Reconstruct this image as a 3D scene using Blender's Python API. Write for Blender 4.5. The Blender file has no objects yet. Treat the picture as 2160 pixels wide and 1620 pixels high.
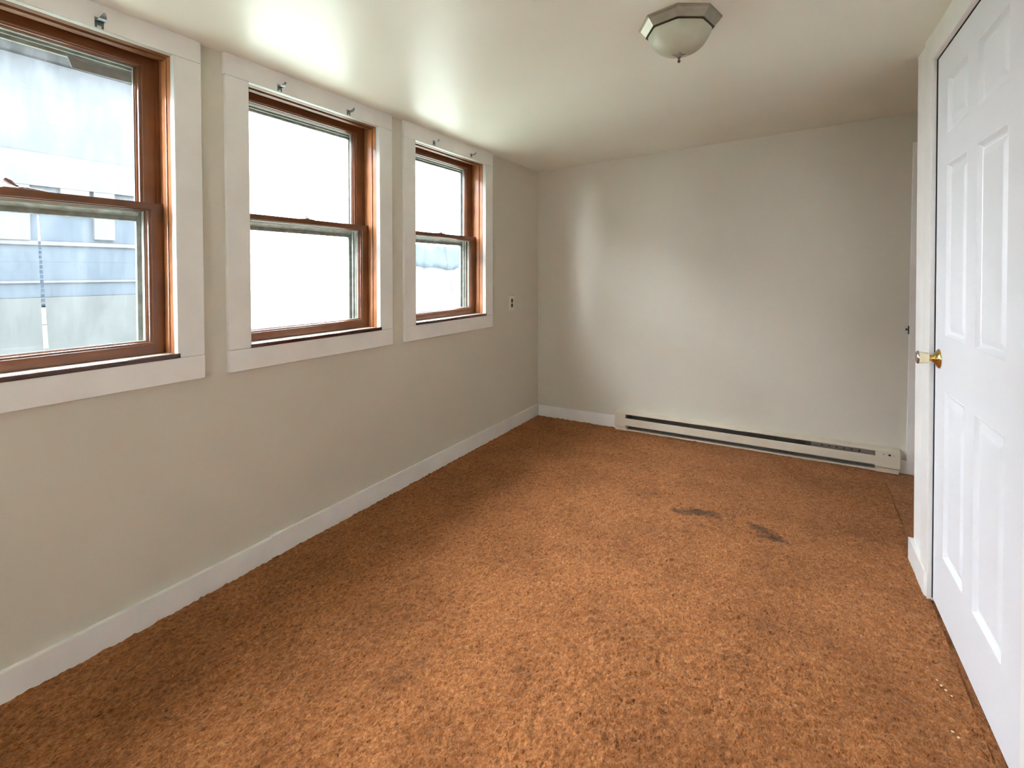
import bpy, bmesh, math, random
import numpy as np
from mathutils import Vector, Matrix

random.seed(7)
SC = bpy.context.scene
COL = SC.collection

# ------------------------------------------------------------------ camera, sky, exposure
R_, U_, F_ = (0.8612, 0.5082, 0.0018), (-0.0141, 0.0203, 0.9997), (-0.50795, 0.86103, -0.0246)
cam_d = bpy.data.cameras.new('camera')
cam = bpy.data.objects.new('camera', cam_d)
COL.objects.link(cam)
f = Vector(F_).normalized()
r = Vector(R_); r = (r - r.dot(f) * f).normalized()
u = r.cross(f)
m = Matrix(((r.x, u.x, -f.x, 2.0709), (r.y, u.y, -f.y, -0.24), (r.z, u.z, -f.z, 1.3049), (0, 0, 0, 1)))
cam.matrix_world = m
cam_d.sensor_width = 36
cam_d.lens = 1033.97 / 2160 * 36
cam_d.shift_x = (1080 - 1085.01) / 2160
cam_d.shift_y = (597.56 - 810) / 2160
cam_d.clip_start = 0.02
SC.camera = cam

SKY = 9.0
w = bpy.data.worlds.new('overcast_sky')
SC.world = w
w.use_nodes = True
nt = w.node_tree
bg = nt.nodes['Background']
bg.inputs['Strength'].default_value = SKY
tc = nt.nodes.new('ShaderNodeTexCoord')
sep = nt.nodes.new('ShaderNodeSeparateXYZ')
rmp = nt.nodes.new('ShaderNodeValToRGB')
rmp.color_ramp.elements[0].position = 0.0
rmp.color_ramp.elements[0].color = (0.90, 0.955, 1.03, 1)
rmp.color_ramp.elements[1].position = 1.0
rmp.color_ramp.elements[1].color = (0.85, 0.935, 1.05, 1)
nt.links.new(tc.outputs['Generated'], sep.inputs[0])
nt.links.new(sep.outputs['Z'], rmp.inputs[0])
nt.links.new(rmp.outputs[0], bg.inputs['Color'])

SC.view_settings.view_transform = 'Standard'
SC.view_settings.look = 'None'
SC.view_settings.gamma = 1
SC.view_settings.use_curve_mapping = False
SC.view_settings.exposure = 2.28
SC.cycles.use_denoising = True
SC.cycles.max_bounces = 16
SC.cycles.diffuse_bounces = 10
SC.cycles.glossy_bounces = 6
SC.cycles.transparent_max_bounces = 24
SC.cycles.caustics_reflective = False
SC.cycles.caustics_refractive = False

# ------------------------------------------------------------------ material helpers
def N(nt, t, **kw):
    n = nt.nodes.new(t)
    for k, v in kw.items():
        if k.startswith('i_'):
            key = k[2:].replace('_', ' ')
            n.inputs[key].default_value = v
        else:
            setattr(n, k, v)
    return n

def mat_base(name):
    m = bpy.data.materials.new(name)
    m.use_nodes = True
    return m, m.node_tree, m.node_tree.nodes['Principled BSDF']

def ramp(nt, src, stops):
    n = nt.nodes.new('ShaderNodeValToRGB')
    el = n.color_ramp.elements
    while len(el) < len(stops):
        el.new(0.5)
    for e, (p, c) in zip(el, stops):
        e.position = p
        e.color = (*c, 1) if len(c) == 3 else c
    nt.links.new(src, n.inputs[0])
    return n

def coords(nt, scale=(1, 1, 1)):
    g = nt.nodes.new('ShaderNodeNewGeometry')
    mp = nt.nodes.new('ShaderNodeMapping')
    mp.inputs['Scale'].default_value = scale
    nt.links.new(g.outputs['Position'], mp.inputs['Vector'])
    return mp.outputs[0]

def paint(name, c, rough=0.5, var=0.05, nscale=3.0, bump=0.15, bscale=120.0, spec=0.5, coat=0.0):
    m, nt, b = mat_base(name)
    v = coords(nt)
    n1 = N(nt, 'ShaderNodeTexNoise', i_Scale=nscale, i_Detail=4.0)
    nt.links.new(v, n1.inputs['Vector'])
    lo = tuple(x * (1 - var) for x in c)
    hi = tuple(min(1, x * (1 + var)) for x in c)
    rp = ramp(nt, n1.outputs['Fac'], [(0.3, lo), (0.7, hi)])
    nt.links.new(rp.outputs[0], b.inputs['Base Color'])
    b.inputs['Roughness'].default_value = rough
    b.inputs['Specular IOR Level'].default_value = spec
    b.inputs['Coat Weight'].default_value = coat
    n2 = N(nt, 'ShaderNodeTexNoise', i_Scale=bscale, i_Detail=3.0)
    nt.links.new(v, n2.inputs['Vector'])
    bp = N(nt, 'ShaderNodeBump', i_Strength=bump, i_Distance=0.001)
    nt.links.new(n2.outputs['Fac'], bp.inputs['Height'])
    nt.links.new(bp.outputs[0], b.inputs['Normal'])
    return m

def wood(name, dark, light, rough=0.3, axis='z', coat=0.3, stretch=26):
    m, nt, b = mat_base(name)
    sc = {'z': (stretch * 3, stretch * 3, 2.0), 'y': (stretch * 3, 2.0, stretch * 3)}[axis]
    v = coords(nt, sc)
    n1 = N(nt, 'ShaderNodeTexNoise', i_Scale=2.2, i_Detail=7.0, i_Roughness=0.65, i_Distortion=0.4)
    nt.links.new(v, n1.inputs['Vector'])
    rp = ramp(nt, n1.outputs['Fac'], [(0.25, dark), (0.75, light)])
    v2 = coords(nt, (1, 1, 1))
    n3 = N(nt, 'ShaderNodeTexNoise', i_Scale=9.0, i_Detail=3.0)
    nt.links.new(v2, n3.inputs['Vector'])
    mx = N(nt, 'ShaderNodeMix', data_type='RGBA', blend_type='MULTIPLY')
    rp2 = ramp(nt, n3.outputs['Fac'], [(0.3, (0.72, 0.7, 0.66)), (0.65, (1.1, 1.1, 1.1))])
    mx.inputs[0].default_value = 1.0
    nt.links.new(rp.outputs[0], mx.inputs[6]); nt.links.new(rp2.outputs[0], mx.inputs[7])
    nt.links.new(mx.outputs[2], b.inputs['Base Color'])
    b.inputs['Roughness'].default_value = rough
    b.inputs['Coat Weight'].default_value = coat
    b.inputs['Coat Roughness'].default_value = 0.2
    bp = N(nt, 'ShaderNodeBump', i_Strength=0.3, i_Distance=0.0006)
    nt.links.new(n1.outputs['Fac'], bp.inputs['Height'])
    nt.links.new(bp.outputs[0], b.inputs['Normal'])
    return m

def metal(name, c, rough=0.3, bump=0.0):
    m, nt, b = mat_base(name)
    b.inputs['Metallic'].default_value = 1.0
    v = coords(nt)
    n1 = N(nt, 'ShaderNodeTexNoise', i_Scale=40.0, i_Detail=3.0)
    nt.links.new(v, n1.inputs['Vector'])
    rp = ramp(nt, n1.outputs['Fac'], [(0.3, tuple(x * 0.85 for x in c)), (0.7, c)])
    nt.links.new(rp.outputs[0], b.inputs['Base Color'])
    b.inputs['Roughness'].default_value = rough
    return m

M = {}
M['wall'] = paint('warm grey wall paint', (0.64, 0.615, 0.525), rough=0.42, var=0.025, nscale=1.6, bump=0.3, bscale=160)
M['ceiling'] = paint('satin ceiling paint', (0.845, 0.855, 0.765), rough=0.38, var=0.03, nscale=1.3, bump=0.3, bscale=5, spec=0.45)
M['trim'] = paint('white trim paint', (0.83, 0.83, 0.81), rough=0.38, var=0.04, nscale=7, bump=0.35, bscale=60)
M['trim_bright'] = paint('white gloss trim paint', (0.78, 0.785, 0.76), rough=0.3, var=0.03, nscale=9, bump=0.2, bscale=60)
M['door'] = paint('white door paint', (0.70, 0.72, 0.745), rough=0.4, var=0.015, nscale=4, bump=0.3, bscale=90)
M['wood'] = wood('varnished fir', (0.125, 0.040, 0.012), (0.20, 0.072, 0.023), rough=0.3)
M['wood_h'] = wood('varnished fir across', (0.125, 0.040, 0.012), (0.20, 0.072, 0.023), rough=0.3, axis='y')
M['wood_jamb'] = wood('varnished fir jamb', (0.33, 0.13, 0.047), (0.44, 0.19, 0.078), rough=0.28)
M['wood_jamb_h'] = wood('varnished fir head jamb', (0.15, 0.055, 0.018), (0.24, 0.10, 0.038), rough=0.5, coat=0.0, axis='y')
M['stool'] = wood('dark red sill nosing', (0.030, 0.006, 0.003), (0.10, 0.022, 0.010), rough=0.25, axis='y')
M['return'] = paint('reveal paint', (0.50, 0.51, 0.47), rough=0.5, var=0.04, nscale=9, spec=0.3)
M['ext_white'] = paint('weathered exterior white', (0.24, 0.25, 0.215), rough=0.6, var=0.28, nscale=30, bump=0.8, bscale=90)
M['sill_top'] = paint('sun bleached sill', (0.50, 0.42, 0.35), rough=0.4, var=0.12, nscale=22, bump=0.3)
M['heater'] = paint('almond enamel', (0.66, 0.60, 0.47), rough=0.35, var=0.03, nscale=15, bump=0.05)
M['heater_lip'] = paint('almond enamel lip', (0.70, 0.58, 0.47), rough=0.35, var=0.04, nscale=15, bump=0.05)
M['heater_dark'] = paint('dark bare steel', (0.10, 0.095, 0.085), rough=0.5, var=0.3, nscale=40, bump=0.1)  # dark grey for the heater's back panel and small holes
M['fin'] = metal('dull aluminium fins', (0.34, 0.33, 0.30), 0.5)
M['black'] = paint('black plastic', (0.012, 0.012, 0.012), rough=0.4, var=0.1)
M['plate'] = paint('ivory cover plate', (0.74, 0.70, 0.60), rough=0.35, var=0.02)
M['brass'] = metal('polished brass', (0.83, 0.60, 0.22), 0.12)
M['knob'] = metal('pale brass knob', (0.90, 0.80, 0.52), 0.16)
M['chrome'] = metal('bright metal cap', (0.75, 0.72, 0.72), 0.1)
M['nickel'] = metal('brushed nickel', (0.40, 0.36, 0.29), 0.5)
M['nickel_dark'] = metal('dark nickel edge', (0.13, 0.12, 0.09), 0.4)
M['bracket'] = metal('zinc bracket', (0.26, 0.30, 0.32), 0.38)
M['lock'] = metal('aged sash lock', (0.30, 0.22, 0.20), 0.35)
M['gap'] = paint('dark gap', (0.03, 0.028, 0.035), rough=0.8, var=0.05)

# frosted alabaster bowl of the ceiling light
m, nt, b = mat_base('frosted glass bowl')
v = coords(nt)
n1 = N(nt, 'ShaderNodeTexNoise', i_Scale=14.0, i_Detail=4.0)
nt.links.new(v, n1.inputs['Vector'])
rp = ramp(nt, n1.outputs['Fac'], [(0.3, (0.44, 0.45, 0.34)), (0.7, (0.52, 0.52, 0.41))])
nt.links.new(rp.outputs[0], b.inputs['Base Color'])
b.inputs['Roughness'].default_value = 0.45
b.inputs['Coat Weight'].default_value = 0.0
M['bowl'] = m

def glass_mat(name, dirt, tint=(1, 1, 1), dirt_col=(0.85, 0.9, 0.92), scale=3.0):
    m = bpy.data.materials.new(name)
    m.use_nodes = True
    nt = m.node_tree
    for n in list(nt.nodes):
        if n.type != 'OUTPUT_MATERIAL':
            nt.nodes.remove(n)
    out = [n for n in nt.nodes if n.type == 'OUTPUT_MATERIAL'][0]
    tr = N(nt, 'ShaderNodeBsdfTransparent'); tr.inputs['Color'].default_value = (*tint, 1)
    gl = N(nt, 'ShaderNodeBsdfGlossy'); gl.inputs['Roughness'].default_value = 0.02
    # Schlick reflectance from either side of the pane
    ge = nt.nodes.new('ShaderNodeNewGeometry')
    dt = N(nt, 'ShaderNodeVectorMath', operation='DOT_PRODUCT')
    nt.links.new(ge.outputs['Normal'], dt.inputs[0]); nt.links.new(ge.outputs['Incoming'], dt.inputs[1])
    ab = N(nt, 'ShaderNodeMath', operation='ABSOLUTE'); nt.links.new(dt.outputs['Value'], ab.inputs[0])
    om = N(nt, 'ShaderNodeMath', operation='SUBTRACT', use_clamp=True); om.inputs[0].default_value = 1.0; nt.links.new(ab.outputs[0], om.inputs[1])
    pw = N(nt, 'ShaderNodeMath', operation='POWER'); nt.links.new(om.outputs[0], pw.inputs[0]); pw.inputs[1].default_value = 5.0
    fr = N(nt, 'ShaderNodeMath', operation='MULTIPLY_ADD', use_clamp=True); nt.links.new(pw.outputs[0], fr.inputs[0]); fr.inputs[1].default_value = 0.9; fr.inputs[2].default_value = 0.02
    m1 = N(nt, 'ShaderNodeMixShader')
    nt.links.new(fr.outputs[0], m1.inputs[0]); nt.links.new(tr.outputs[0], m1.inputs[1]); nt.links.new(gl.outputs[0], m1.inputs[2])
    tl = N(nt, 'ShaderNodeBsdfTranslucent'); tl.inputs['Color'].default_value = (*dirt_col, 1)
    v = coords(nt, (1, 1, 0.35))
    n1 = N(nt, 'ShaderNodeTexNoise', i_Scale=scale * 5, i_Detail=7.0, i_Roughness=0.7)
    nt.links.new(v, n1.inputs['Vector'])
    rp = ramp(nt, n1.outputs['Fac'], [(0.40, (dirt * 0.25,) * 3), (0.72, (dirt * 1.6,) * 3)])
    m2 = N(nt, 'ShaderNodeMixShader')
    nt.links.new(rp.outputs[0], m2.inputs[0]); nt.links.new(m1.outputs[0], m2.inputs[1]); nt.links.new(tl.outputs[0], m2.inputs[2])
    nt.links.new(m2.outputs[0], out.inputs['Surface'])
    return m
M['glass'] = glass_mat('window glass', 0.0012)
M['storm_glass'] = glass_mat('dusty storm glass', 0.009)

# carpet
def carpet_mat():
    m, nt, b = mat_base('rust brown carpet')
    L = nt.links
    v = coords(nt)
    pile = coords(nt, (1.35, 0.8, 1.0))
    tuft = N(nt, 'ShaderNodeTexNoise', i_Scale=112.0, i_Detail=5.0, i_Roughness=0.68, i_Distortion=0.9); L.new(pile, tuft.inputs['Vector'])
    mid = N(nt, 'ShaderNodeTexNoise', i_Scale=32.0, i_Detail=4.0, i_Roughness=0.65); L.new(v, mid.inputs['Vector'])
    big = N(nt, 'ShaderNodeTexNoise', i_Scale=3.2, i_Detail=5.0, i_Roughness=0.6); L.new(v, big.inputs['Vector'])
    r1 = ramp(nt, tuft.outputs['Fac'], [(0.33, (0.045, 0.011, 0.002)), (0.41, (0.22, 0.075, 0.019)), (0.55, (0.335, 0.132, 0.042)), (0.70, (0.52, 0.245, 0.105))])
    r2 = ramp(nt, mid.outputs['Fac'], [(0.30, (0.70, 0.66, 0.62)), (0.62, (1.08, 1.08, 1.08))])
    r3 = ramp(nt, big.outputs['Fac'], [(0.30, (0.72, 0.68, 0.62)), (0.58, (1.06, 1.06, 1.06))])
    a = N(nt, 'ShaderNodeMix', data_type='RGBA', blend_type='MULTIPLY'); a.inputs[0].default_value = 1
    L.new(r1.outputs[0], a.inputs[6]); L.new(r2.outputs[0], a.inputs[7])
    c = N(nt, 'ShaderNodeMix', data_type='RGBA', blend_type='MULTIPLY'); c.inputs[0].default_value = 1
    L.new(a.outputs[2], c.inputs[6]); L.new(r3.outputs[0], c.inputs[7])
    last = c.outputs[2]
    # worn stains: x, y, radius x, radius y, angle, strength
    geo = nt.nodes.new('ShaderNodeNewGeometry')
    dist = N(nt, 'ShaderNodeTexNoise', i_Scale=16.0, i_Detail=4.0)
    L.new(geo.outputs['Position'], dist.inputs['Vector'])
    for (sx, sy, rx, ry, an, st) in ((1.61, 2.535, 0.150, 0.042, 0.30, 0.9), (1.51, 2.49, 0.075, 0.036, 0.2, 0.7),
                                     (1.90, 2.505, 0.075, 0.045, -0.3, 0.75), (1.97, 2.445, 0.090, 0.036, 0.0, 0.85),
                                     (1.63, 2.39, 0.07, 0.03, 0.2, 0.35), (0.98, 0.96, 0.09, 0.05, 0.9, 0.28),
                                     (0.93, 0.86, 0.08, 0.07, 0.5, 0.2), (1.30, 1.12, 0.05, 0.02, 0.0, 0.35)):
        mp = nt.nodes.new('ShaderNodeMapping')
        mp.vector_type = 'TEXTURE'
        mp.inputs['Location'].default_value = (sx, sy, 0)
        mp.inputs['Rotation'].default_value = (0, 0, an)
        mp.inputs['Scale'].default_value = (rx, ry, 1)
        L.new(geo.outputs['Position'], mp.inputs['Vector'])
        ln = N(nt, 'ShaderNodeVectorMath', operation='LENGTH'); L.new(mp.outputs[0], ln.inputs[0])
        ad = N(nt, 'ShaderNodeMath', operation='MULTIPLY_ADD'); L.new(dist.outputs['Fac'], ad.inputs[0]); ad.inputs[1].default_value = 2.2
        L.new(ln.outputs['Value'], ad.inputs[2])
        mr = N(nt, 'ShaderNodeMapRange', interpolation_type='SMOOTHSTEP'); L.new(ad.outputs[0], mr.inputs['Value'])
        mr.inputs['From Min'].default_value = 1.3; mr.inputs['From Max'].default_value = 2.25
        mr.inputs['To Min'].default_value = st; mr.inputs['To Max'].default_value = 0.0
        q = N(nt, 'ShaderNodeMix', data_type='RGBA', blend_type='MIX')
        L.new(mr.outputs[0], q.inputs[0]); L.new(last, q.inputs[6]); q.inputs[7].default_value = (0.040, 0.018, 0.009, 1)
        last = q.outputs[2]
    L.new(last, b.inputs['Base Color'])
    b.inputs['Roughness'].default_value = 0.95
    b.inputs['Specular IOR Level'].default_value = 0.12
    b.inputs['Sheen Weight'].default_value = 0.25
    b.inputs['Sheen Roughness'].default_value = 0.5
    b.inputs['Sheen Tint'].default_value = (0.9, 0.6, 0.4, 1)
    bp = N(nt, 'ShaderNodeBump', i_Strength=0.6, i_Distance=0.004)
    L.new(tuft.outputs['Fac'], bp.inputs['Height'])
    L.new(bp.outputs[0], b.inputs['Normal'])
    return m
M['carpet'] = carpet_mat()

# ------------------------------------------------------------------ geometry helpers
def DW(p):   # the door wall, seen from its own face: p = (d into the room, y, z)
    d, y, z = p
    return (2.524 - 0.0254 * (y - 2.5) - 0.0095 * z - d, y, z)
def BW(p):   # the end wall: p = (x, d into the room, z)
    x, d, z = p
    return (x, 3.693 + 0.0284 * x - d, z)
def ceil_z(x, y):
    t = max(0.0, y - 2.17)
    return 2.2 + x * (0.0137 + 0.0196 * t)
ID = lambda p: p

class MB:
    def __init__(s, fn=ID):
        s.v, s.f, s.fn, s.smooth = [], [], fn, False
    def add(s, vs, fs):
        k = len(s.v)
        s.v += [Vector(s.fn(tuple(p))) for p in vs]
        s.f += [tuple(i + k for i in q) for q in fs]
        return s
    def box(s, x0, x1, y0, y1, z0, z1, b=0.0):
        if x0 > x1: x0, x1 = x1, x0
        if y0 > y1: y0, y1 = y1, y0
        if z0 > z1: z0, z1 = z1, z0
        if b <= 0:
            vs = [(x0, y0, z0), (x1, y0, z0), (x1, y1, z0), (x0, y1, z0), (x0, y0, z1), (x1, y0, z1), (x1, y1, z1), (x0, y1, z1)]
            return s.add(vs, [(0, 3, 2, 1), (4, 5, 6, 7), (0, 1, 5, 4), (1, 2, 6, 5), (2, 3, 7, 6), (3, 0, 4, 7)])
        bm = bmesh.new()
        bmesh.ops.create_cube(bm, size=1)
        for v in bm.verts:
            v.co = ((x0 + x1) / 2 + v.co.x * (x1 - x0), (y0 + y1) / 2 + v.co.y * (y1 - y0), (z0 + z1) / 2 + v.co.z * (z1 - z0))
        bmesh.ops.bevel(bm, geom=list(bm.edges), offset=min(b, (x1 - x0) * .45, (y1 - y0) * .45, (z1 - z0) * .45), segments=2, profile=0.6, affect='EDGES')
        bm.verts.index_update()
        s.add([tuple(v.co) for v in bm.verts], [tuple(v.index for v in fc.verts) for fc in bm.faces])
        bm.free()
        return s
    def lathe(s, prof, seg=24, mat=None, cap=True):
        """prof: (radius, height) pairs along local z"""
        mat = mat or Matrix()
        vs, fs = [], []
        n = len(prof)
        for r0, h in prof:
            for k in range(seg):
                a = 2 * math.pi * k / seg
                vs.append(tuple(mat @ Vector((r0 * math.cos(a), r0 * math.sin(a), h))))
        for i in range(n - 1):
            for k in range(seg):
                k2 = (k + 1) % seg
                fs.append((i * seg + k, i * seg + k2, (i + 1) * seg + k2, (i + 1) * seg + k))
        if cap:
            fs.append(tuple(range(seg))[::-1]); fs.append(tuple((n - 1) * seg + k for k in range(seg)))
        return s.add(vs, fs)
    def tube(s, pts, rad, seg=8):
        pts = [Vector(p) for p in pts]
        rads = rad if isinstance(rad, (list, tuple)) else [rad] * len(pts)
        vs, fs = [], []
        for i, p in enumerate(pts):
            d = (pts[min(i + 1, len(pts) - 1)] - pts[max(i - 1, 0)]).normalized()
            a = d.orthogonal().normalized() if i == 0 else (a - d * a.dot(d)).normalized()
            b2 = d.cross(a)
            for k in range(seg):
                t = 2 * math.pi * k / seg
                vs.append(tuple(p + (a * math.cos(t) + b2 * math.sin(t)) * rads[i]))
        for i in range(len(pts) - 1):
            for k in range(seg):
                k2 = (k + 1) % seg
                fs.append((i * seg + k, i * seg + k2, (i + 1) * seg + k2, (i + 1) * seg + k))
        fs.append(tuple(range(seg))[::-1]); fs.append(tuple((len(pts) - 1) * seg + k for k in range(seg)))
        return s.add(vs, fs)
    def ring(s, y0, y1, z0, z1, prof, wl, wr, wb, wt):
        """a mitred frame in the yz plane. prof: closed list of (t, X), t 0 at the outer edge and 1 at the inner edge"""
        vs, fs = [], []
        n = len(prof)
        for t, X in prof:
            a, b2, c, d = y0 + wl * t, y1 - wr * t, z0 + wb * t, z1 - wt * t
            vs += [(X, a, c), (X, b2, c), (X, b2, d), (X, a, d)]
        for i in range(n):
            j = (i + 1) % n
            for k in range(4):
                k2 = (k + 1) % 4
                fs.append((i * 4 + k, i * 4 + k2, j * 4 + k2, j * 4 + k))
        return s.add(vs, fs)
    def extr(s, poly, axis, a, b2):
        """extrude a 2-D polygon; axis 'x' takes (y,z), 'y' takes (x,z), 'z' takes (x,y)"""
        P = {'x': lambda q, t: (t, q[0], q[1]), 'y': lambda q, t: (q[0], t, q[1]), 'z': lambda q, t: (q[0], q[1], t)}[axis]
        n = len(poly)
        vs = [P(q, a) for q in poly] + [P(q, b2) for q in poly]
        fs = [tuple(range(n))[::-1], tuple(range(n, 2 * n))] + [(i, (i + 1) % n, n + (i + 1) % n, n + i) for i in range(n)]
        return s.add(vs, fs)

def base_point(vs):
    xs = [v.x for v in vs]; ys = [v.y for v in vs]; zs = [v.z for v in vs]
    return Vector(((min(xs) + max(xs)) / 2, (min(ys) + max(ys)) / 2, min(zs)))

def world_loc(o):
    p = Vector((0, 0, 0))
    while o is not None:
        p += o.location; o = o.parent
    return p

def build(name, mb, mat, parent=None, smooth=False, kind=None, label=None, cat=None, group=None, auto=None):
    me = bpy.data.meshes.new(name)
    loc = base_point(mb.v)
    me.from_pydata([tuple(v - loc) for v in mb.v], [], mb.f)
    bm = bmesh.new(); bm.from_mesh(me)
    bmesh.ops.recalc_face_normals(bm, faces=bm.faces)
    bm.to_mesh(me); bm.free()
    if smooth:
        me.polygons.foreach_set('use_smooth', [True] * len(me.polygons))
        if auto:
            me.set_sharp_from_angle(angle=math.radians(auto))
    me.materials.append(M[mat] if isinstance(mat, str) else mat)
    o = bpy.data.objects.new(name, me)
    COL.objects.link(o)
    if parent is not None:
        o.parent = parent
        o.location = loc - world_loc(parent)
    else:
        o.location = loc
    if kind: o['kind'] = kind
    if label: o['label'] = label
    if cat: o['category'] = cat
    if group: o['group'] = group
    return o

def empty(name, loc, kind=None, label=None, cat=None, group=None):
    o = bpy.data.objects.new(name, None)
    o.empty_display_size = 0.1
    COL.objects.link(o)
    o.location = loc
    if kind: o['kind'] = kind
    if label: o['label'] = label
    if cat: o['category'] = cat
    if group: o['group'] = group
    return o

# ------------------------------------------------------------------ the room shell
Y0, Y1 = -2.4, 4.05           # extent behind the camera / past the end wall
WIN = {1: (-0.05, 0.714), 2: (1.002, 1.753), 3: (2.047, 2.816), 4: (-1.10, -0.345)}  # the fourth is unseen, added behind the camera for more light
ZB, ZT = 0.971, 2.110         # casing opening, bottom and top

mb = MB()                      # window wall: piers, band below and band above the openings
mb.box(-0.2, 0, Y0, Y1, -0.1, ZB - 0.02)
mb.box(-0.2, 0, Y0, Y1, ZT + 0.03, 2.45)
order = [4, 1, 2, 3]
edges = [Y0] + [e for k in order for e in (WIN[k][0] - 0.02, WIN[k][1] + 0.02)] + [Y1]
for i in range(0, len(edges), 2):
    mb.box(-0.2, 0, edges[i], edges[i + 1], ZB - 0.02, ZT + 0.03)
build('wall_left', mb, 'wall', kind='structure', label='warm grey wall with three windows along the left side')

mb = MB(BW).box(-0.2, 3.9, -0.15, 0, -0.1, 2.6)
# the doorway in the end wall, hidden behind the corner, is left as a closed door standing proud of the wall
build('wall_back', mb, 'wall', kind='structure', label='plain warm grey end wall above the electric heater')

mb = MB(DW)
mb.box(-0.12, 0, 2.262, 2.553, -0.1, 2.5)
mb.box(-0.12, 0, Y0, 1.362, -0.1, 2.5)
mb.box(-0.12, 0, 1.362, 2.262, 2.136, 2.5)
build('wall_right', mb, 'wall', kind='structure', label='grey wall holding the white panelled door')

mb = MB().box(2.62, 3.9, 2.45, 2.553, -0.1, 2.6).box(3.75, 3.9, 2.553, 3.9, -0.1, 2.6)
build('wall_alcove', mb, 'wall', kind='structure')
mb = MB().box(3.3, 3.4, 1.0, 2.45, -0.1, 2.6).box(2.67, 3.3, 1.0, 1.1, -0.1, 2.6)  # unseen box added to keep sky glow out of the door gaps
build('wall_light_block', mb, 'wall', kind='structure')
FX0, FX1, FZ0, FZ1 = 1.42, 1.84, 1.25, 1.90  # opening for the added fill window
mb = MB().box(-0.2, FX0, Y0 - 0.1, Y0, -0.1, 2.6).box(FX1, 2.9, Y0 - 0.1, Y0, -0.1, 2.6)
mb.box(FX0, FX1, Y0 - 0.1, Y0, -0.1, FZ0).box(FX0, FX1, Y0 - 0.1, Y0, FZ1, 2.6)
build('wall_front', mb, 'wall', kind='structure')

# ceiling: a slightly twisted plane with thickness
nx, ny = 16, 28
vs, fs = [], []
for lay in (0.0, 0.12):
    for j in range(ny + 1):
        for i in range(nx + 1):
            x = -0.2 + 4.1 * i / nx; y = Y0 - 0.1 + (Y1 + 0.1 - Y0) * j / ny
            vs.append((x, y, ceil_z(x, y) + lay))
nn = (nx + 1) * (ny + 1)
for lay in range(2):
    for j in range(ny):
        for i in range(nx):
            a = lay * nn + j * (nx + 1) + i
            fs.append((a, a + 1, a + nx + 2, a + nx + 1))
for i in range(nx):
    a = i; fs.append((a, a + 1, a + 1 + nn, a + nn)); a = ny * (nx + 1) + i; fs.append((a, a + 1, a + 1 + nn, a + nn))
for j in range(ny):
    a = j * (nx + 1); b_ = a + nx + 1; fs.append((a, b_, b_ + nn, a + nn)); a += nx; b_ += nx; fs.append((a, b_, b_ + nn, a + nn))
build('ceiling', MB().add(vs, fs), 'ceiling', smooth=True, auto=30, kind='structure', label='low off-white ceiling with a satin sheen')

# floor: the slab carries the carpet
build('floor', MB().box(-0.2, 3.9, Y0, Y1, -0.1, -0.004), 'carpet', kind='structure', label='rust brown carpeted floor')
def carpet_sheet():
    sx, sy = 0.0045, 0.0045
    x0, x1, y0, y1 = 0.0, 2.525, 0.05, 3.70
    nx, ny = int((x1 - x0) / sx), int((y1 - y0) / sy)
    rng = np.random.default_rng(3)
    def smooth(a, k):
        for ax in (0, 1):
            for _ in range(k):
                a = (np.roll(a, 1, ax) + a * 2 + np.roll(a, -1, ax)) / 4
        return a
    h = rng.random((ny, nx))
    h1 = smooth(h, 2); h1 = (h1 - h1.mean()) / h1.std()
    h2 = smooth(rng.random((ny, nx)), 12); h2 = (h2 - h2.mean()) / h2.std()
    h3 = smooth(rng.random((ny, nx)), 90); h3 = (h3 - h3.mean()) / h3.std()
    z = 0.0019 * h1 + 0.0010 * h2 + 0.0007 * h3
    X, Y = np.meshgrid(np.linspace(x0, x1, nx), np.linspace(y0, y1, ny))
    jx = (rng.random((ny, nx)) - .5) * sx * .5; jy = (rng.random((ny, nx)) - .5) * sy * .5
    co = np.stack([X + jx, Y + jy, z], -1).reshape(-1, 3).astype(np.float32)
    idx = np.arange(ny * nx).reshape(ny, nx)
    q = np.stack([idx[:-1, :-1], idx[:-1, 1:], idx[1:, 1:], idx[1:, :-1]], -1).reshape(-1, 4)
    me = bpy.data.meshes.new('carpet_pile')
    me.vertices.add(len(co)); me.vertices.foreach_set('co', co.ravel())
    me.loops.add(q.size); me.loops.foreach_set('vertex_index', q.ravel().astype(np.int32))
    me.polygons.add(len(q)); me.polygons.foreach_set('loop_start', np.arange(0, q.size, 4, dtype=np.int32))
    me.polygons.foreach_set('use_smooth', np.ones(len(q), dtype=bool))
    me.update(calc_edges=True)
    me.materials.append(M['carpet'])
    o = bpy.data.objects.new('carpet_pile', me); COL.objects.link(o)
    o['kind'] = 'stuff'; o['label'] = 'short worn rust brown carpet pile with a few dark stains'; o['category'] = 'carpet'
    return o
carpet_sheet()

# ------------------------------------------------------------------ baseboards
def board_y(mb, t, y0, y1, z0, h, b=0.003):
    return mb.box(0.0, t, y0, y1, z0, z0 + h, b)
bl = empty('baseboard_left', (0.01, 1.8, 0), kind='structure', label='white baseboard along the window wall in two lengths')
build('board', MB().box(0, 0.0185, Y0, 1.086, -0.006, 0.098, 0.003), 'trim', bl)
build('board', MB().box(0, 0.0145, 1.0875, 3.69, -0.004, 0.103, 0.004), 'trim', bl)
bb = empty('baseboard_back', (1.5, 3.72, 0), kind='structure', label='white baseboard on the end wall at both ends of the heater')
build('board', MB(BW).box(0.015, 0.745, 0, 0.015, -0.004, 0.097, 0.003), 'trim', bb)
build('board', MB(BW).box(2.60, 3.75, 0, 0.015, -0.004, 0.078, 0.003), 'trim', bb)
br = empty('baseboard_right', (2.5, 2.5, 0), kind='structure', label='short white baseboard end beside the panelled door')
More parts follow.
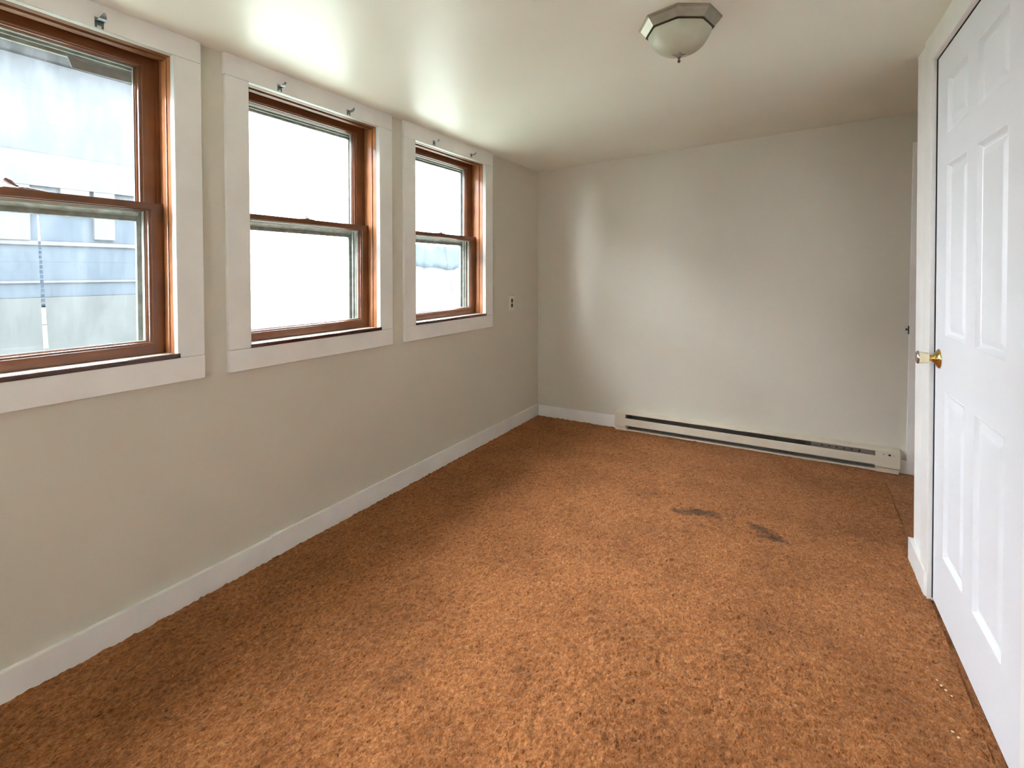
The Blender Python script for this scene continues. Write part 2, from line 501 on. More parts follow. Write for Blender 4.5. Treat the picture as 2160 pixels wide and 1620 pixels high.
build('board', MB(DW).extr([(0, 2.268), (0.016, 2.268), (0.023, 2.285), (0.023, 2.574), (-0.12, 2.574), (-0.12, 2.553), (0, 2.553)], 'z', -0.006, 0.098), 'trim_bright', br)
build('board', MB(DW).box(0, 0.018, Y0, 1.26, -0.006, 0.098, 0.003), 'trim', br)

# ------------------------------------------------------------------ windows
CW = 0.096
def make_window(n, visible=True):
    a, b2 = WIN[n]
    zt = {1: 2.117, 2: 2.112, 3: 2.105, 4: 2.11}[n]
    zb = ZB
    cl, cr = a - CW, b2 + CW
    lab = {1: 'double-hung wood window nearest the camera, blue boards outside', 2: 'middle double-hung wood window, plain white outside',
           3: 'far double-hung wood window near the outlet, with a loose wire', 4: 'unseen double-hung window added behind the camera for light'}[n]
    root = empty('window_%d' % n, (0, (a + b2) / 2, zb), kind='structure', label=lab)
    # casing boards, each with its return into the opening
    ex = 0.005 if n == 2 else 0.002
    top = 2.2 + 0.0002
    mb = MB().box(0, 0.020, cl - ex, cr, zt, top, 0.002).box(-0.008, 0.002, a, b2, zt - 0.0, zt + 0.02)
    build('head_casing', mb, 'trim', root)
    for (y0, y1, s) in ((cl, a, 1), (b2, cr, -1)):
        ry = (a - 0.02, a) if s == 1 else (b2, b2 + 0.02)
        mb = MB().box(0, 0.0195, y0, y1, zb + 0.0012, zt - 0.0012, 0.002)
        build('side_casing', mb, 'trim', root)
        # white painted return between casing and stop
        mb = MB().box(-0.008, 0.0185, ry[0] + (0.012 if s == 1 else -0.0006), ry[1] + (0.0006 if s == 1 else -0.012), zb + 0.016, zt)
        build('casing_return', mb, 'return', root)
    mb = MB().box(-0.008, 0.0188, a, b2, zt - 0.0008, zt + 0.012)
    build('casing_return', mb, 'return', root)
    mb = MB().box(0, 0.021, cl, cr, zb - 0.092, zb, 0.002)
    build('apron', mb, 'trim', root)
    # sill and nosing
    build('sill', MB().box(-0.2, 0.012, a - 0.019, b2 + 0.019, zb - 0.019, zb + 0.014), 'sill_top', root)
    build('stool', MB().box(0.006, 0.0245, a - 0.002, b2 + 0.006, zb, zb + 0.0172, 0.002), 'stool', root)
    # jamb liners
    zj = zt + 0.012
    for (y0, y1) in ((a - 0.02, a - 0.004), (b2 + 0.004, b2 + 0.02)):
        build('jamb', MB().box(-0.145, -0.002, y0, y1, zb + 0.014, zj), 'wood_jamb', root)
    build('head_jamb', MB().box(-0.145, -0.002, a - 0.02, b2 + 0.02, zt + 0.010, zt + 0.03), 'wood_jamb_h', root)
    # stops: an outer bead, a groove, an inner moulded stop
    for s, yy in ((1, a), (-1, b2)):
        def bead(x0, x1, t, m_='wood_jamb'):
            y0, y1 = (yy - 0.006, yy + t) if s == 1 else (yy - t, yy + 0.006)
            build('stop', MB().box(x0, x1, y0, y1, zb + 0.014, zj, 0.003), m_, root)
        bead(-0.036, -0.009, 0.001)
        bead(-0.073, -0.041, 0.003)
        bead(-0.110, -0.1065, 0.010, 'wood')
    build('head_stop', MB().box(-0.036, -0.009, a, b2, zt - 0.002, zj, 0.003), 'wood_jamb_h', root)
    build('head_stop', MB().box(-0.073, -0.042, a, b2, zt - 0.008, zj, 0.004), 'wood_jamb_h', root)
    # sashes: profile (t, X): face, chamfer towards the glass, back
    zm0, zm1 = 1.536, 1.5625
    def sash(name, X, z0, z1, wb, wt, ws, ya, yb):
        prof = [(0.0, X), (0.74, X), (0.78, X - 0.003), (0.9, X - 0.005), (0.93, X - 0.010), (1.0, X - 0.013), (1.0, X - 0.030), (0.0, X - 0.030)]
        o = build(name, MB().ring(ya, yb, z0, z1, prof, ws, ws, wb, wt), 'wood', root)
        o.data.materials.append(M['wood_h'])
        o.data.polygons.foreach_set('material_index', [1 if i % 4 in (0, 2) else 0 for i in range(len(o.data.polygons))])
        gi = 0.93
        build('glass_pane', MB().box(X - 0.0195, X - 0.0165, ya + ws * gi, yb - ws * gi, z0 + wb * gi, z1 - wt * gi), 'glass', o)
        # exterior white face of the sash, just proud of the wood at the back
        prof2 = [(0.0, X - 0.0305), (0.98, X - 0.0305), (1.04, X - 0.021), (1.04, X - 0.032), (0.98, X - 0.034), (0.0, X - 0.034)]
        build('sash_back', MB().ring(ya, yb, z0, z1, prof2, ws, ws, wb, wt), 'ext_white', o)
        return o
    lo = sash('lower_sash', -0.0745, zb + 0.0145, zm1, 0.050, 0.032, 0.060, a - 0.003, b2 + 0.003)
    up = sash('upper_sash', -0.1105, zm0 - 0.008, zt + 0.006, 0.036, 0.046, 0.072, a - 0.003, b2 + 0.003)
    # storm window frame outside: stepped white ring, a meeting bar, two panes
    st = build('storm_frame', MB()
               .ring(a - 0.02, b2 + 0.02, zb + 0.014, zt + 0.03, [(0, -0.146), (1, -0.146), (1, -0.158), (0, -0.158)], 0.022, 0.048, 0.03, 0.07)
               .ring(a - 0.02, b2 + 0.02, zb + 0.014, zt + 0.03, [(0, -0.158), (1, -0.158), (1, -0.168), (0.9, -0.172), (0, -0.172)], 0.024, 0.058, 0.036, 0.078)
               .ring(a - 0.02, b2 + 0.02, zb + 0.014, zt + 0.03, [(0, -0.172), (1, -0.176), (1, -0.19), (0, -0.195)], 0.026, 0.071, 0.042, 0.088), 'ext_white', root)
    build('meeting_bar', MB().box(-0.190, -0.172, a + 0.003, b2 - 0.05, 1.497, 1.520, 0.002).box(-0.178, -0.160, a + 0.003, b2 - 0.05, 1.516, 1.540, 0.002), 'ext_white', st)
    for (z0, z1) in ((zb + 0.05, 1.5), (1.52, zt - 0.045)):
        build('glass_pane', MB().box(-0.1845, -0.182, a + 0.004, b2 - 0.045, z0, z1), 'storm_glass', st)
    # blind trim closing the wall thickness outside
    return root, lo, up, st

W = {n: make_window(n) for n in (1, 2, 3, 4)}

# unseen window added behind the camera to brighten the near walls
w5 = empty('window_5', ((FX0 + FX1) / 2, Y0, FZ0), kind='structure', label='unseen plain white window added behind the camera for fill light')
for (x0, x1, z0, z1) in ((FX0 - 0.09, FX0, FZ0 - 0.09, FZ1 + 0.09), (FX1, FX1 + 0.09, FZ0 - 0.09, FZ1 + 0.09), (FX0, FX1, FZ1, FZ1 + 0.09), (FX0, FX1, FZ0 - 0.09, FZ0)):
    build('casing', MB().box(x0, x1, Y0, Y0 + 0.02, z0, z1, 0.002), 'trim', w5)
for (x0, x1, z0, z1) in ((FX0, FX0 + 0.04, FZ0, FZ1), (FX1 - 0.04, FX1, FZ0, FZ1), (FX0 + 0.04, FX1 - 0.04, FZ1 - 0.04, FZ1), (FX0 + 0.04, FX1 - 0.04, FZ0, FZ0 + 0.04)):
    build('sash_bar', MB().box(x0, x1, Y0 - 0.07, Y0 - 0.03, z0, z1, 0.002), 'trim', w5)
build('glass_pane', MB().box(FX0 + 0.03, FX1 - 0.03, Y0 - 0.052, Y0 - 0.048, FZ0 + 0.03, FZ1 - 0.03), 'glass', w5)

# sash locks on the meeting rails, their levers at three different angles
def sash_lock(n, y, tips, plate=0.035):
    root, lo, up, st = W[n]
    z = 1.5625
    mb = MB().box(-0.100, -0.078, y - plate, y + plate, z - 0.0005, z + 0.004, 0.001)
    mb.lathe([(0.011, z + 0.003), (0.011, z + 0.008), (0.007, z + 0.011), (0.002, z + 0.012)], 14, Matrix.Translation((-0.089, y, 0)))
    for pts, rad in tips:
        mb.tube([(-0.089 + p[0], y + p[1], z + p[2]) for p in pts], rad, 8)
    build('sash_lock', mb, 'lock', lo, smooth=True, auto=40)
sash_lock(1, 0.315, [([(0, 0, 0.008), (0.002, -0.014, 0.012), (0.004, -0.028, 0.021), (0.004, -0.040, 0.030)], [0.0035, 0.004, 0.0085, 0.0055]),
                     ([(0, 0, 0.008), (0, 0.03, 0.006), (0, 0.06, 0.003)], [0.004, 0.003, 0.0015])], 0.045)
sash_lock(2, 1.365, [([(0, 0, 0.008), (0, -0.004, 0.018), (0, -0.008, 0.026)], [0.004, 0.003, 0.0015]),
                     ([(0, 0, 0.012), (0, 0.012, 0.016)], [0.003, 0.001]), ([(0, 0, 0.012), (0, -0.016, 0.012)], [0.003, 0.001])])
sash_lock(3, 2.42, [([(0, 0, 0.008), (0, -0.006, 0.02), (0, -0.012, 0.030)], [0.004, 0.003, 0.002]),
                    ([(0, 0, 0.008), (0, 0.03, 0.008)], [0.003, 0.001])])

# loose bits on the panes
root, lo, up, st = W[1]
mb = MB().add([(-0.150, 0.455, 2.055), (-0.150, 0.640, 2.055), (-0.158, 0.662, 2.024), (-0.156, 0.47, 2.018),
               (-0.153, 0.455, 2.055), (-0.153, 0.640, 2.055), (-0.161, 0.662, 2.024), (-0.159, 0.47, 2.018)],
              [(0, 1, 2, 3), (4, 5, 6, 7), (0, 1, 5, 4), (1, 2, 6, 5), (2, 3, 7, 6), (3, 0, 4, 7)])
M['film'] = paint('grey plastic scrap', (0.22, 0.21, 0.19), rough=0.4, var=0.15, nscale=30)
build('torn_film', mb, 'film', st)
def veil(name, c):
    m = bpy.data.materials.new(name); m.use_nodes = True
    nt = m.node_tree
    out = [n for n in nt.nodes if n.type == 'OUTPUT_MATERIAL'][0]
    nt.nodes.remove(nt.nodes['Principled BSDF'])
    tl = N(nt, 'ShaderNodeBsdfTranslucent')
    n1 = N(nt, 'ShaderNodeTexNoise', i_Scale=60.0); nt.links.new(coords(nt), n1.inputs['Vector'])
    rp = ramp(nt, n1.outputs['Fac'], [(0.3, tuple(x * 0.85 for x in c)), (0.7, c)])
    nt.links.new(rp.outputs[0], tl.inputs['Color']); nt.links.new(tl.outputs[0], out.inputs['Surface'])
    return m
M['tape_w'] = veil('pale translucent tape', (0.42, 0.42, 0.38))
M['tape_d'] = veil('slate translucent tape', (0.09, 0.115, 0.14))
def tape_seg(z0, z1, mat):
    def yc(z): return 0.378 + (1.5 - z) / 0.466 * 0.014
    def hw(z): return 0.0022 + (1.5 - z) / 0.466 * 0.0045
    mb = MB().add([(-0.181, yc(z0) - hw(z0), z0), (-0.181, yc(z0) + hw(z0), z0), (-0.181, yc(z1) + hw(z1), z1), (-0.181, yc(z1) - hw(z1), z1),
                   (-0.182, yc(z0) - hw(z0), z0), (-0.182, yc(z0) + hw(z0), z0), (-0.182, yc(z1) + hw(z1), z1), (-0.182, yc(z1) - hw(z1), z1)],
                  [(0, 1, 2, 3), (4, 5, 6, 7), (0, 1, 5, 4), (1, 2, 6, 5), (2, 3, 7, 6), (3, 0, 4, 7)])
    build('tape_strip', mb, mat, st)
tape_seg(1.50, 1.405, 'tape_w')
z = 1.405
while z > 1.19:
    tape_seg(z, z - 0.0125, 'tape_d'); z -= 0.0165
tape_seg(1.182, 1.12, 'tape_w'); tape_seg(1.115, 1.035, 'tape_w')

root, lo, up, st = W[3]
M['wire'] = paint('thin grey wire', (0.16, 0.15, 0.13), rough=0.5, var=0.1)
pts = [(2.545, 1.53), (2.568, 1.497), (2.588, 1.44), (2.612, 1.34), (2.640, 1.24), (2.672, 1.14), (2.690, 1.085), (2.694, 1.03)]
build('loose_wire', MB().tube([(-0.179, y, z) for y, z in pts], 0.0013, 6), 'wire', st, smooth=True)

# ------------------------------------------------------------------ curtain brackets screwed to the window heads
def bracket(y, z, lab, big=1.0):
    k = big
    root = empty('curtain_bracket', (0.02, y, z), label=lab, cat='curtain bracket', group='curtain brackets on the window heads')
    mb = MB()
    mb.box(0.0195, 0.0215, y - 0.011 * k, y + 0.011 * k, z - 0.008 * k, z + 0.014 * k, 0.0006)
    for s in (-1, 1):
        mb.box(0.0195, 0.0213, y + s * 0.008 * k - 0.0028 * k, y + s * 0.008 * k + 0.0028 * k, z - 0.016 * k, z - 0.006 * k, 0.0006)
    build('plate', mb, 'bracket', root)
    # the cradle: a curved strip reaching into the room, with a turned-up tip
    prof = [(0.021, z + 0.003 * k), (0.036, z + 0.002 * k), (0.050, z + 0.004 * k), (0.060, z + 0.010 * k), (0.064, z + 0.016 * k)]
    mb = MB()
    vs, fs = [], []
    for i, (x, zz) in enumerate(prof):
        hw = (0.010, 0.010, 0.009, 0.006, 0.003)[i] * k
        vs += [(x, y - hw, zz), (x, y + hw, zz), (x, y + hw, zz + 0.0016), (x, y - hw, zz + 0.0016)]
    for i in range(len(prof) - 1):
        for q in range(4):
            q2 = (q + 1) % 4
            fs.append((i * 4 + q, i * 4 + q2, i * 4 + 4 + q2, i * 4 + 4 + q))
    fs += [(0, 1, 2, 3), (16, 17, 18, 19)]
    mb.add(vs, fs)
    build('cradle', mb, 'bracket', root)
    for s in (-1, 1):
        build('screw', MB().lathe([(0.0022, 0), (0.0022, 0.0012), (0.001, 0.002)], 10,
              Matrix.Translation((0.0213, y + s * 0.008 * k, z - 0.012 * k)) @ Matrix.Rotation(math.pi / 2, 4, 'Y')), 'nickel_dark', root)
bracket(0.487, 2.137, 'grey metal curtain bracket on the head board of the nearest window', 1.15)
bracket(1.146, 2.131, 'left curtain bracket on the head board of the middle window')
bracket(1.535, 2.128, 'right curtain bracket on the head board of the middle window')
bracket(2.220, 2.126, 'left curtain bracket on the head board of the far window')
bracket(2.628, 2.129, 'right curtain bracket on the head board of the far window', 0.9)

# ------------------------------------------------------------------ wall outlet
ou = empty('wall_outlet', (0, 3.223, 0.981), label='small ivory double outlet on the wall right of the far window', cat='outlet')
yc, zc = 3.222, 1.043
build('cover_plate', MB().box(0, 0.006, yc - 0.037, yc + 0.037, zc - 0.062, zc + 0.062, 0.003), 'plate', ou)
for s in (-1, 1):
    poly = []
    for k in range(20):
        t = 2 * math.pi * k / 20
        poly.append((yc + max(-0.013, min(0.013, 0.0165 * math.cos(t))), zc + s * 0.0195 + 0.0165 * math.sin(t)))
    rc = build('receptacle', MB().extr(poly, 'x', 0.0055, 0.0075), 'black', ou)
build('screw', MB().lathe([(0.003, 0), (0.003, 0.0012), (0.0015, 0.002)], 10, Matrix.Translation((0.006, yc, zc)) @ Matrix.Rotation(math.pi / 2, 4, 'Y')), 'plate', ou)

# ------------------------------------------------------------------ electric baseboard heater
he = empty('baseboard_heater', (1.68, 3.71, 0), label='long almond electric baseboard heater on the end wall', cat='heater')
hx0, hx1, sx0, sx1 = 0.742, 2.622, 0.832, 2.492
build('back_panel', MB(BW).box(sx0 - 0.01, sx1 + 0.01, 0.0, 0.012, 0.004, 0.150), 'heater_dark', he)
build('top_cover', MB(BW).extr([(0.0, 0.1545), (0.050, 0.1455), (0.0605, 0.1405), (0.0605, 0.136), (0.058, 0.136), (0.050, 0.1435), (0.0, 0.152)], 'x', hx0, hx1)
      if False else MB(lambda p: BW((p[0], p[1], p[2]))).extr([(0.0, 0.1545), (0.050, 0.1465), (0.0605, 0.1405), (0.0605, 0.134), (0.058, 0.134), (0.050, 0.144), (0.0, 0.152)], 'x', hx0, hx1), 'heater', he)
build('front_panel', MB(BW).extr([(0.0585, 0.103), (0.0625, 0.100), (0.0625, 0.046), (0.0560, 0.040), (0.0545, 0.041), (0.0605, 0.047), (0.0605, 0.099), (0.0575, 0.1015)], 'x', sx0 - 0.004, sx1 + 0.004), 'heater', he)
build('bottom_lip', MB(BW).extr([(0.0, 0.002), (0.056, 0.002), (0.059, 0.006), (0.059, 0.013), (0.0565, 0.013), (0.0565, 0.007), (0.0, 0.006)], 'x', sx0 - 0.004, sx1 + 0.004), 'heater_lip', he)
for (x0, x1) in ((hx0, sx0), (sx1, hx1)):
    e = build('end_cap', MB(BW).extr([(0.0, 0.152), (0.050, 0.144), (0.0585, 0.138), (0.0635, 0.136), (0.0635, 0.036), (0.056, 0.026), (0.0, 0.026)], 'x', x0, x1), 'heater', he)
    build('kick_strip', MB(BW).extr([(0.0, 0.027), (0.050, 0.027), (0.052, 0.020), (0.061, 0.019), (0.061, 0.001), (0.0, 0.001)], 'x', x0 + 0.004, x1 + (0.008 if x0 == hx0 else -0.006)), 'heater_lip', e)
    if x1 == hx1:
        for (xx, zz, rr) in ((2.567, 0.118, 0.0075), (2.537, 0.1185, 0.0035), (2.590, 0.1175, 0.0025)):
            mb = MB(BW)
            poly = [(xx + rr * math.cos(2 * math.pi * k / 14), zz + rr * 0.85 * math.sin(2 * math.pi * k / 14)) for k in range(14)]
            mb.extr(poly, 'y', 0.0630, 0.0640)
            build('screw_hole', mb, 'black' if rr > 0.005 else 'heater_dark', e)
# heating element: a pipe through thin fins, one part because the fins are too small to tell apart
mb = MB(BW)
x = sx0 + 0.05
while x < sx1 - 0.12:
    mb.box(x, x + 0.0012, 0.016, 0.050, 0.050, 0.128); x += 0.0065
mb.box(sx0, sx1, 0.030, 0.038, 0.084, 0.092)
fe = build('fin_element', mb, 'fin', he); fe['kind'] = 'stuff'
mb = MB(BW).box(sx1 - 0.36, sx1 - 0.005, 0.046, 0.0475, 0.100, 0.134)
mb2 = MB(BW)
build('element_guard', mb, 'fin', he)
for k in range(6):
    xx = sx1 - 0.085 - k * 0.042
    build('guard_hole', MB(BW).box(xx - 0.006, xx + 0.006, 0.0474, 0.0482, 0.113 + (0.0 if k else -0.004), 0.122), 'black', he)

# ------------------------------------------------------------------ panelled door, casing, knob
dr = empty('door_1', DW((0, 1.85, 0.0)), kind='structure', label='white six-panel door with brass knob in the right wall')
YF, YN = 2.2515, 1.370
cols = [YN, 1.545, 1.790, 1.886, 2.118, YF]
rows = [0.012, 0.240, 0.866, 1.066, 1.700, 1.812, 2.016, 2.1275]
mb = MB(DW)
for i in range(5):
    for j in range(7):
        if i in (1, 3) and j in (1, 3, 5):
            continue
        y0, y1, z0, z1 = cols[i], cols[i + 1], rows[j], rows[j + 1]
        mb.add([(0, y0, z0), (0, y1, z0), (0, y1, z1), (0, y0, z1)], [(0, 1, 2, 3)])
a0, a1, c0, c1 = YN, YF, rows[0], rows[-1]
mb.add([(0, a0, c0), (0, a1, c0), (0, a1, c1), (0, a0, c1), (-0.035, a0, c0), (-0.035, a1, c0), (-0.035, a1, c1), (-0.035, a0, c1)],
       [(4, 5, 6, 7), (0, 1, 5, 4), (1, 2, 6, 5), (2, 3, 7, 6), (3, 0, 4, 7)])
slab = build('door_slab', mb, 'door', dr)
for i in (1, 3):
    for j in (1, 3, 5):
        y0, y1, z0, z1 = cols[i], cols[i + 1], rows[j], rows[j + 1]
        mb = MB(DW)
        steps = [(0.0, 0.0), (0.003, 0.0012), (0.012, -0.0085), (0.017, -0.0115), (0.023, -0.0112), (0.044, -0.0030), (0.049, -0.0022)]
        vs, fs = [], []
        for (ins, d) in steps:
            vs += [(d, y0 + ins, z0 + ins), (d, y1 - ins, z0 + ins), (d, y1 - ins, z1 - ins), (d, y0 + ins, z1 - ins)]
        for q in range(len(steps) - 1):
            for k in range(4):
                k2 = (k + 1) % 4
                fs.append((q * 4 + k, q * 4 + k2, q * 4 + 4 + k2, q * 4 + 4 + k))
        t = 4 * (len(steps) - 1)
        fs.append((t, t + 1, t + 2, t + 3))
        mb.add(vs, fs)
        build('panel', mb, 'door', slab)
# casing and jamb
CY = 2.369
top = lambda d, y: ceil_z(DW((d, y, 2.23))[0], y) + 0.0015
hz = 2.133
build('side_casing', MB(DW).box(0, 0.0185, 2.258, CY, 0.097, top(0.02, CY), 0.0035), 'trim_bright', dr)
build('side_casing', MB(DW).box(0, 0.0185, 1.26, 1.366, 0.0, top(0.02, CY), 0.0035), 'trim_bright', dr)
build('head_casing', MB(DW).box(0, 0.0190, 1.366, 2.2578, hz, top(0.02, 2.2), 0.0025), 'trim_bright', dr)
build('jamb', MB(DW).box(-0.12, 0.0175, 2.2585, 2.2625, 0.0, 2.14), 'trim_bright', dr)
build('jamb', MB(DW).box(-0.12, 0.0175, 1.3635, 1.367, 0.0, 2.14), 'trim_bright', dr)
build('head_jamb', MB(DW).box(-0.12, 0.0175, 1.366, 2.262, 2.1325, 2.1365), 'trim', dr)
build('door_stop', MB(DW).box(-0.06, -0.038, 2.245, 2.2585, 0.0, 2.1325).box(-0.06, -0.038, 1.367, 1.380, 0, 2.1325).box(-0.06, -0.038, 1.38, 2.245, 2.12, 2.1325), 'gap', dr)  # stop coloured near-black to deepen the shade in the door gap
build('gap_shade', MB(DW).box(-0.034, 0.0028, 2.2550, 2.2586, 0.012, 2.1324).box(-0.034, 0.0020, 1.37, 2.2550, 2.1296, 2.1326), 'gap', dr)  # near-black strips painted in as the shaded line around the door
# knob on its rose
kn = Matrix.Translation(DW((0, 2.196, 0.973))) @ Matrix.Rotation(-math.pi / 2, 4, 'Y')
handle = build('door_knob', MB().lathe([(0.0375, 0.0), (0.0375, 0.002), (0.034, 0.0055), (0.027, 0.0095), (0.021, 0.014), (0.014, 0.018), (0.0125, 0.022), (0.0125, 0.027), (0.015, 0.029)], 36, kn), 'brass', dr, smooth=True, auto=50)
build('knob_grip', MB().lathe([(0.012, 0.026), (0.0185, 0.030), (0.0205, 0.034), (0.0205, 0.038), (0.0225, 0.048), (0.0245, 0.058), (0.0250, 0.0615)], 36, kn), 'knob', handle, smooth=True, auto=50)
build('knob_cap', MB().lathe([(0.0250, 0.061), (0.0252, 0.064), (0.0235, 0.0675), (0.018, 0.0695), (0.008, 0.0705)], 36, kn), 'chrome', handle, smooth=True, auto=60)
# corner board closing the end of the wall
build('trim_1', MB(DW).box(-0.12, 0.006, 2.545, 2.5585, 0.0, 2.28).box(0.0, 0.006, 2.375, 2.545, 0.098, 2.28), 'trim', kind='structure',
      label='narrow white corner board between door casing and alcove')

# ------------------------------------------------------------------ second doorway in the end wall, mostly hidden
d2 = empty('door_2', (3.1, 3.75, 0), kind='structure', label='edge of a second doorway casing on the end wall behind the white door frame')
build('side_casing', MB(BW).box(2.660, 2.752, 0, 0.020, 0.0785, 2.130, 0.003), 'trim', d2)
build('side_casing', MB(BW).box(3.50, 3.592, 0, 0.020, 0.0785, 2.130, 0.003), 'trim', d2)
build('head_casing', MB(BW).box(2.752, 3.50, 0, 0.020, 2.04, 2.130, 0.003), 'trim', d2)
build('door_slab', MB(BW).box(2.756, 3.496, 0, 0.006, 0.012, 2.036, 0.001), 'door', d2)
build('latch_hook', MB(BW).box(2.654, 2.661, 0.004, 0.018, 0.905, 0.958, 0.001).lathe([(0.005, 0), (0.005, 0.008), (0.008, 0.010), (0.008, 0.014)], 10,
      Matrix.Translation((2.656, 0.012, 0.935)) @ Matrix.Rotation(-math.pi / 2, 4, 'Y')), 'nickel_dark', d2)

# ------------------------------------------------------------------ ceiling light
cx, cy = 1.662, 1.650
zc = ceil_z(cx, cy)
cl = empty('ceiling_light', (cx, cy, zc - 0.15), label='eight-sided nickel ceiling light with frosted glass bowl', cat='ceiling light')
def octa(rad, z):
    return [(cx + rad * math.cos(math.radians(9.5 + 45 * k)), cy + rad * math.sin(math.radians(9.5 + 45 * k)), z + (ceil_z(cx + rad, cy) - zc) / rad * rad * math.cos(math.radians(9.5 + 45 * k))) for k in range(8)]
def octa_loft(rz):
    vs, fs = [], []
    for rad, dz in rz:
        vs += octa(rad, zc + dz)
    for i in range(len(rz) - 1):
        for k in range(8):
            k2 = (k + 1) % 8
            fs.append((i * 8 + k, i * 8 + k2, i * 8 + 8 + k2, i * 8 + 8 + k))
    return MB().add(vs, fs)
mb = octa_loft([(0.100, 0.002), (0.147, 0.002), (0.147, -0.005), (0.1405, -0.0085), (0.1395, -0.0095), (0.121, -0.032)])
build('mount_ring', mb, 'nickel', cl)
mb = octa_loft([(0.121, -0.032), (0.1215, -0.0355), (0.116, -0.0375), (0.108, -0.0365), (0.104, -0.020)])
build('ring_rim', mb, 'nickel_dark', cl)
vs, fs = [], []
NS = 64
for k in range(17):
    t = math.radians(90 * k / 16)
    rr = max(0.0005, 0.1155 * math.cos(t) ** 0.90)
    mixf = min(1.0, k / 7.0)
    for q in range(NS):
        a_ = 2 * math.pi * q / NS
        loc = (math.degrees(a_) - 9.5) % 45 - 22.5
        ro = rr * math.cos(math.radians(22.5)) / math.cos(math.radians(loc))
        r_ = ro * (1 - mixf) + rr * 0.955 * mixf
        vs.append((cx + r_ * math.cos(a_), cy + r_ * math.sin(a_), zc - 0.026 - 0.090 * math.sin(t)))
for k in range(16):
    for q in range(NS):
        q2 = (q + 1) % NS
        fs.append((k * NS + q, k * NS + q2, k * NS + NS + q2, k * NS + NS + q))
build('glass_bowl', MB().add(vs, fs), 'bowl', cl, smooth=True)
zf = zc - 0.117
mb = MB()
# four-pointed finial cap hugging the bowl, then the stem and button
vs = [(cx, cy, zf - 0.012)]
for k in range(8):
    rad = 0.027 if k % 2 == 0 else 0.011
    a = math.radians(45 * k + 20)
    vs.append((cx + rad * math.cos(a), cy + rad * math.sin(a), zf + (0.0045 if k % 2 == 0 else 0.001)))
for k in range(8):
    rad = 0.027 if k % 2 == 0 else 0.011
    a = math.radians(45 * k + 20)
    vs.append((cx + rad * math.cos(a), cy + rad * math.sin(a), zf + (0.0025 if k % 2 == 0 else -0.003)))
fs = [(0, 9 + k, 9 + (k + 1) % 8) for k in range(8)] + [(1 + k, 1 + (k + 1) % 8, 9 + (k + 1) % 8, 9 + k) for k in range(8)] + [tuple(range(1, 9))]
mb.add(vs, fs)
fin = build('finial', mb, 'nickel', cl)
build('finial_button', MB().lathe([(0.0075, zf - 0.004), (0.006, zf - 0.010), (0.0035, zf - 0.014), (0.0035, zf - 0.018), (0.0055, zf - 0.021), (0.0055, zf - 0.025), (0.002, zf - 0.028)], 16,
      Matrix.Translation((cx, cy, 0))), 'nickel_dark', fin, smooth=True, auto=50)

# ------------------------------------------------------------------ crumbs on the carpet
M['crumb'] = paint('pale crumb', (0.80, 0.66, 0.52), rough=0.7, var=0.1, nscale=50)
def crumb(x, y, s, lab):
    bm = bmesh.new(); bmesh.ops.create_icosphere(bm, subdivisions=1, radius=s)
    for v in bm.verts:
        v.co = Vector((v.co.x * random.uniform(.7, 1.5) + x, v.co.y * random.uniform(.7, 1.5) + y, v.co.z * 0.5 + 0.004))
    mb = MB().add([tuple(v.co) for v in bm.verts], [tuple(q.index for q in fc.verts) for fc in bm.faces]); bm.free()
    build('crumb', mb, 'crumb', label=lab, cat='crumb', group='pale crumbs on the carpet beside the door')
for x, y, s in ((2.455, 1.765, 0.0030), (2.462, 1.745, 0.0034), (2.470, 1.730, 0.0036), (2.480, 1.712, 0.0028), (2.452, 1.560, 0.0034), (2.462, 1.545, 0.0030)):
    crumb(x, y, s, 'tiny pale crumb on the carpet beside the white door')

# ------------------------------------------------------------------ outdoors
M['ground_out'] = paint('pale frosty yard', (0.20, 0.225, 0.18), rough=0.9, var=0.10, nscale=1.2, bump=0.5, bscale=20)
build('yard', MB().box(-40, -0.2, -30, 50, -0.45, -0.35), 'ground_out', kind='structure', label='pale frosty yard outside the windows')
M['slate'] = paint('slate blue boards', (0.0270, 0.0340, 0.0400), rough=1.0, spec=0.0, var=0.12, nscale=1.5, bump=0.0, bscale=10)
M['slate_pale'] = paint('pale blue grey boards', (0.034, 0.0375, 0.040), rough=1.0, spec=0.0, var=0.22, nscale=1.1, bump=0.0, bscale=10)
M['out_white'] = paint('white outdoor board', (0.044, 0.0445, 0.0445), rough=1.0, spec=0.0, var=0.05, nscale=1.5, bump=0.0, bscale=10)
M['out_pale'] = paint('pale green grey base', (0.0330, 0.036, 0.0345), rough=1.0, spec=0.0, var=0.06, nscale=1.5, bump=0.0, bscale=10)
hs = empty('neighbour_house', (-3.2, 1.0, -0.35), label='blue grey boarded house close outside the nearest window', cat='house')
hy0, hy1 = -3.5, 2.25
def band(name, z0, z1, mat, x=-3.0, t=0.0, y0=hy0, y1=hy1):
    build(name, MB().box(x - 0.1, x + t, y0, y1, z0, z1), mat, hs)
band('foundation', -0.35, 1.095, 'out_pale', t=0.02)
band('board', 1.097, 1.208, 'slate')
band('trim_board', 1.208, 1.226, 'out_white', t=0.015)
band('board', 1.2265, 1.370, 'slate', t=0.003); band('board', 1.3705, 1.4995, 'slate')
band('trim_board', 1.500, 1.532, 'out_white', t=0.02)
band('board', 1.534, 1.74, 'slate', t=0.0)
band('board', 1.742, 1.95, 'slate_pale')
band('trim_board', 1.952, 2.20, 'out_white', t=0.03)
z = 2.202
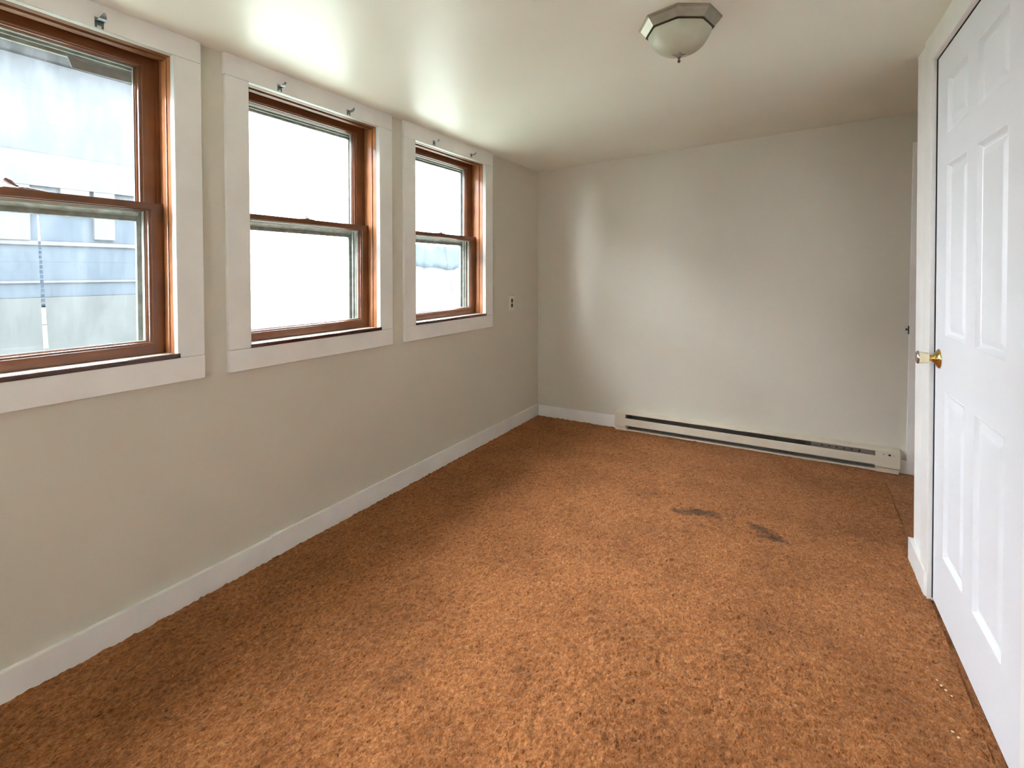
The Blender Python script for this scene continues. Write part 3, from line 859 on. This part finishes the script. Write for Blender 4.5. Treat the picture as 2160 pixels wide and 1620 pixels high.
while z < 2.9:
    band('board', z, z + 0.238, 'slate_pale'); z += 0.2385
band('eave', 2.94, 3.05, 'out_white', t=0.2)
for (y0, y1, z0, z1) in ((0.4, 1.10, 1.534, 1.95), (1.49, 1.63, 1.56, 1.95), (1.28, 1.46, 1.76, 1.95)):
    band('white_post', z0, z1, 'out_white', t=0.03, y0=y0, y1=y1)
M['fence_paint'] = paint('white fence paint', (0.052, 0.052, 0.050), rough=1.0, spec=0.0, var=0.15)
fe = empty('garden_fence', (-5.0, 8.5, -0.35), label='low white board fence outside the far window', cat='fence')
for k in range(14):
    build('fence_board', MB().box(-5.06, -5.0, 6.6 + k * 0.26, 6.6 + k * 0.26 + 0.2585, -0.35, 1.44), 'fence_paint', fe)
build('fence_rail', MB().box(-5.10, -5.06, 6.6, 10.24, 1.1, 1.2), 'fence_paint', fe)
M['tarp'] = paint('pale blue tarp', (0.024, 0.032, 0.038), rough=1.0, spec=0.0, var=0.2, nscale=3, bump=0.0, bscale=8)
rnd = random.Random(2)
vs, fs = [], []
K = 24
for lay in (0, 0.03):
    for j in range(5):
        for k in range(K + 1):
            y = 7.2 + 2.0 * k / K
            low = 1.45 - 0.13 * (k / K) + 0.015 * math.sin(k * 0.6) + (0.10 if k > K - 2 else 0.04 if k > K - 4 else 0)
            hi = 1.86
            vs.append((-4.93 + 0.02 * math.sin(k * 0.9 + j) - lay, y, low + (hi - low) * j / 4))
n1 = 5 * (K + 1)
for lay in range(2):
    for j in range(4):
        for k in range(K):
            a = lay * n1 + j * (K + 1) + k
            fs.append((a, a + 1, a + K + 2, a + K + 1))
for k in range(K):
    fs.append((k, k + 1, k + 1 + n1, k + n1)); a = 4 * (K + 1) + k; fs.append((a, a + 1, a + 1 + n1, a + n1))
for j in range(4):
    a = j * (K + 1); fs.append((a, a + K + 1, a + K + 1 + n1, a + n1)); a += K; fs.append((a, a + K + 1, a + K + 1 + n1, a + n1))
build('tarp', MB().add(vs, fs), 'tarp', smooth=True, label='blue tarp hanging over the white fence outside the far window', cat='tarp')
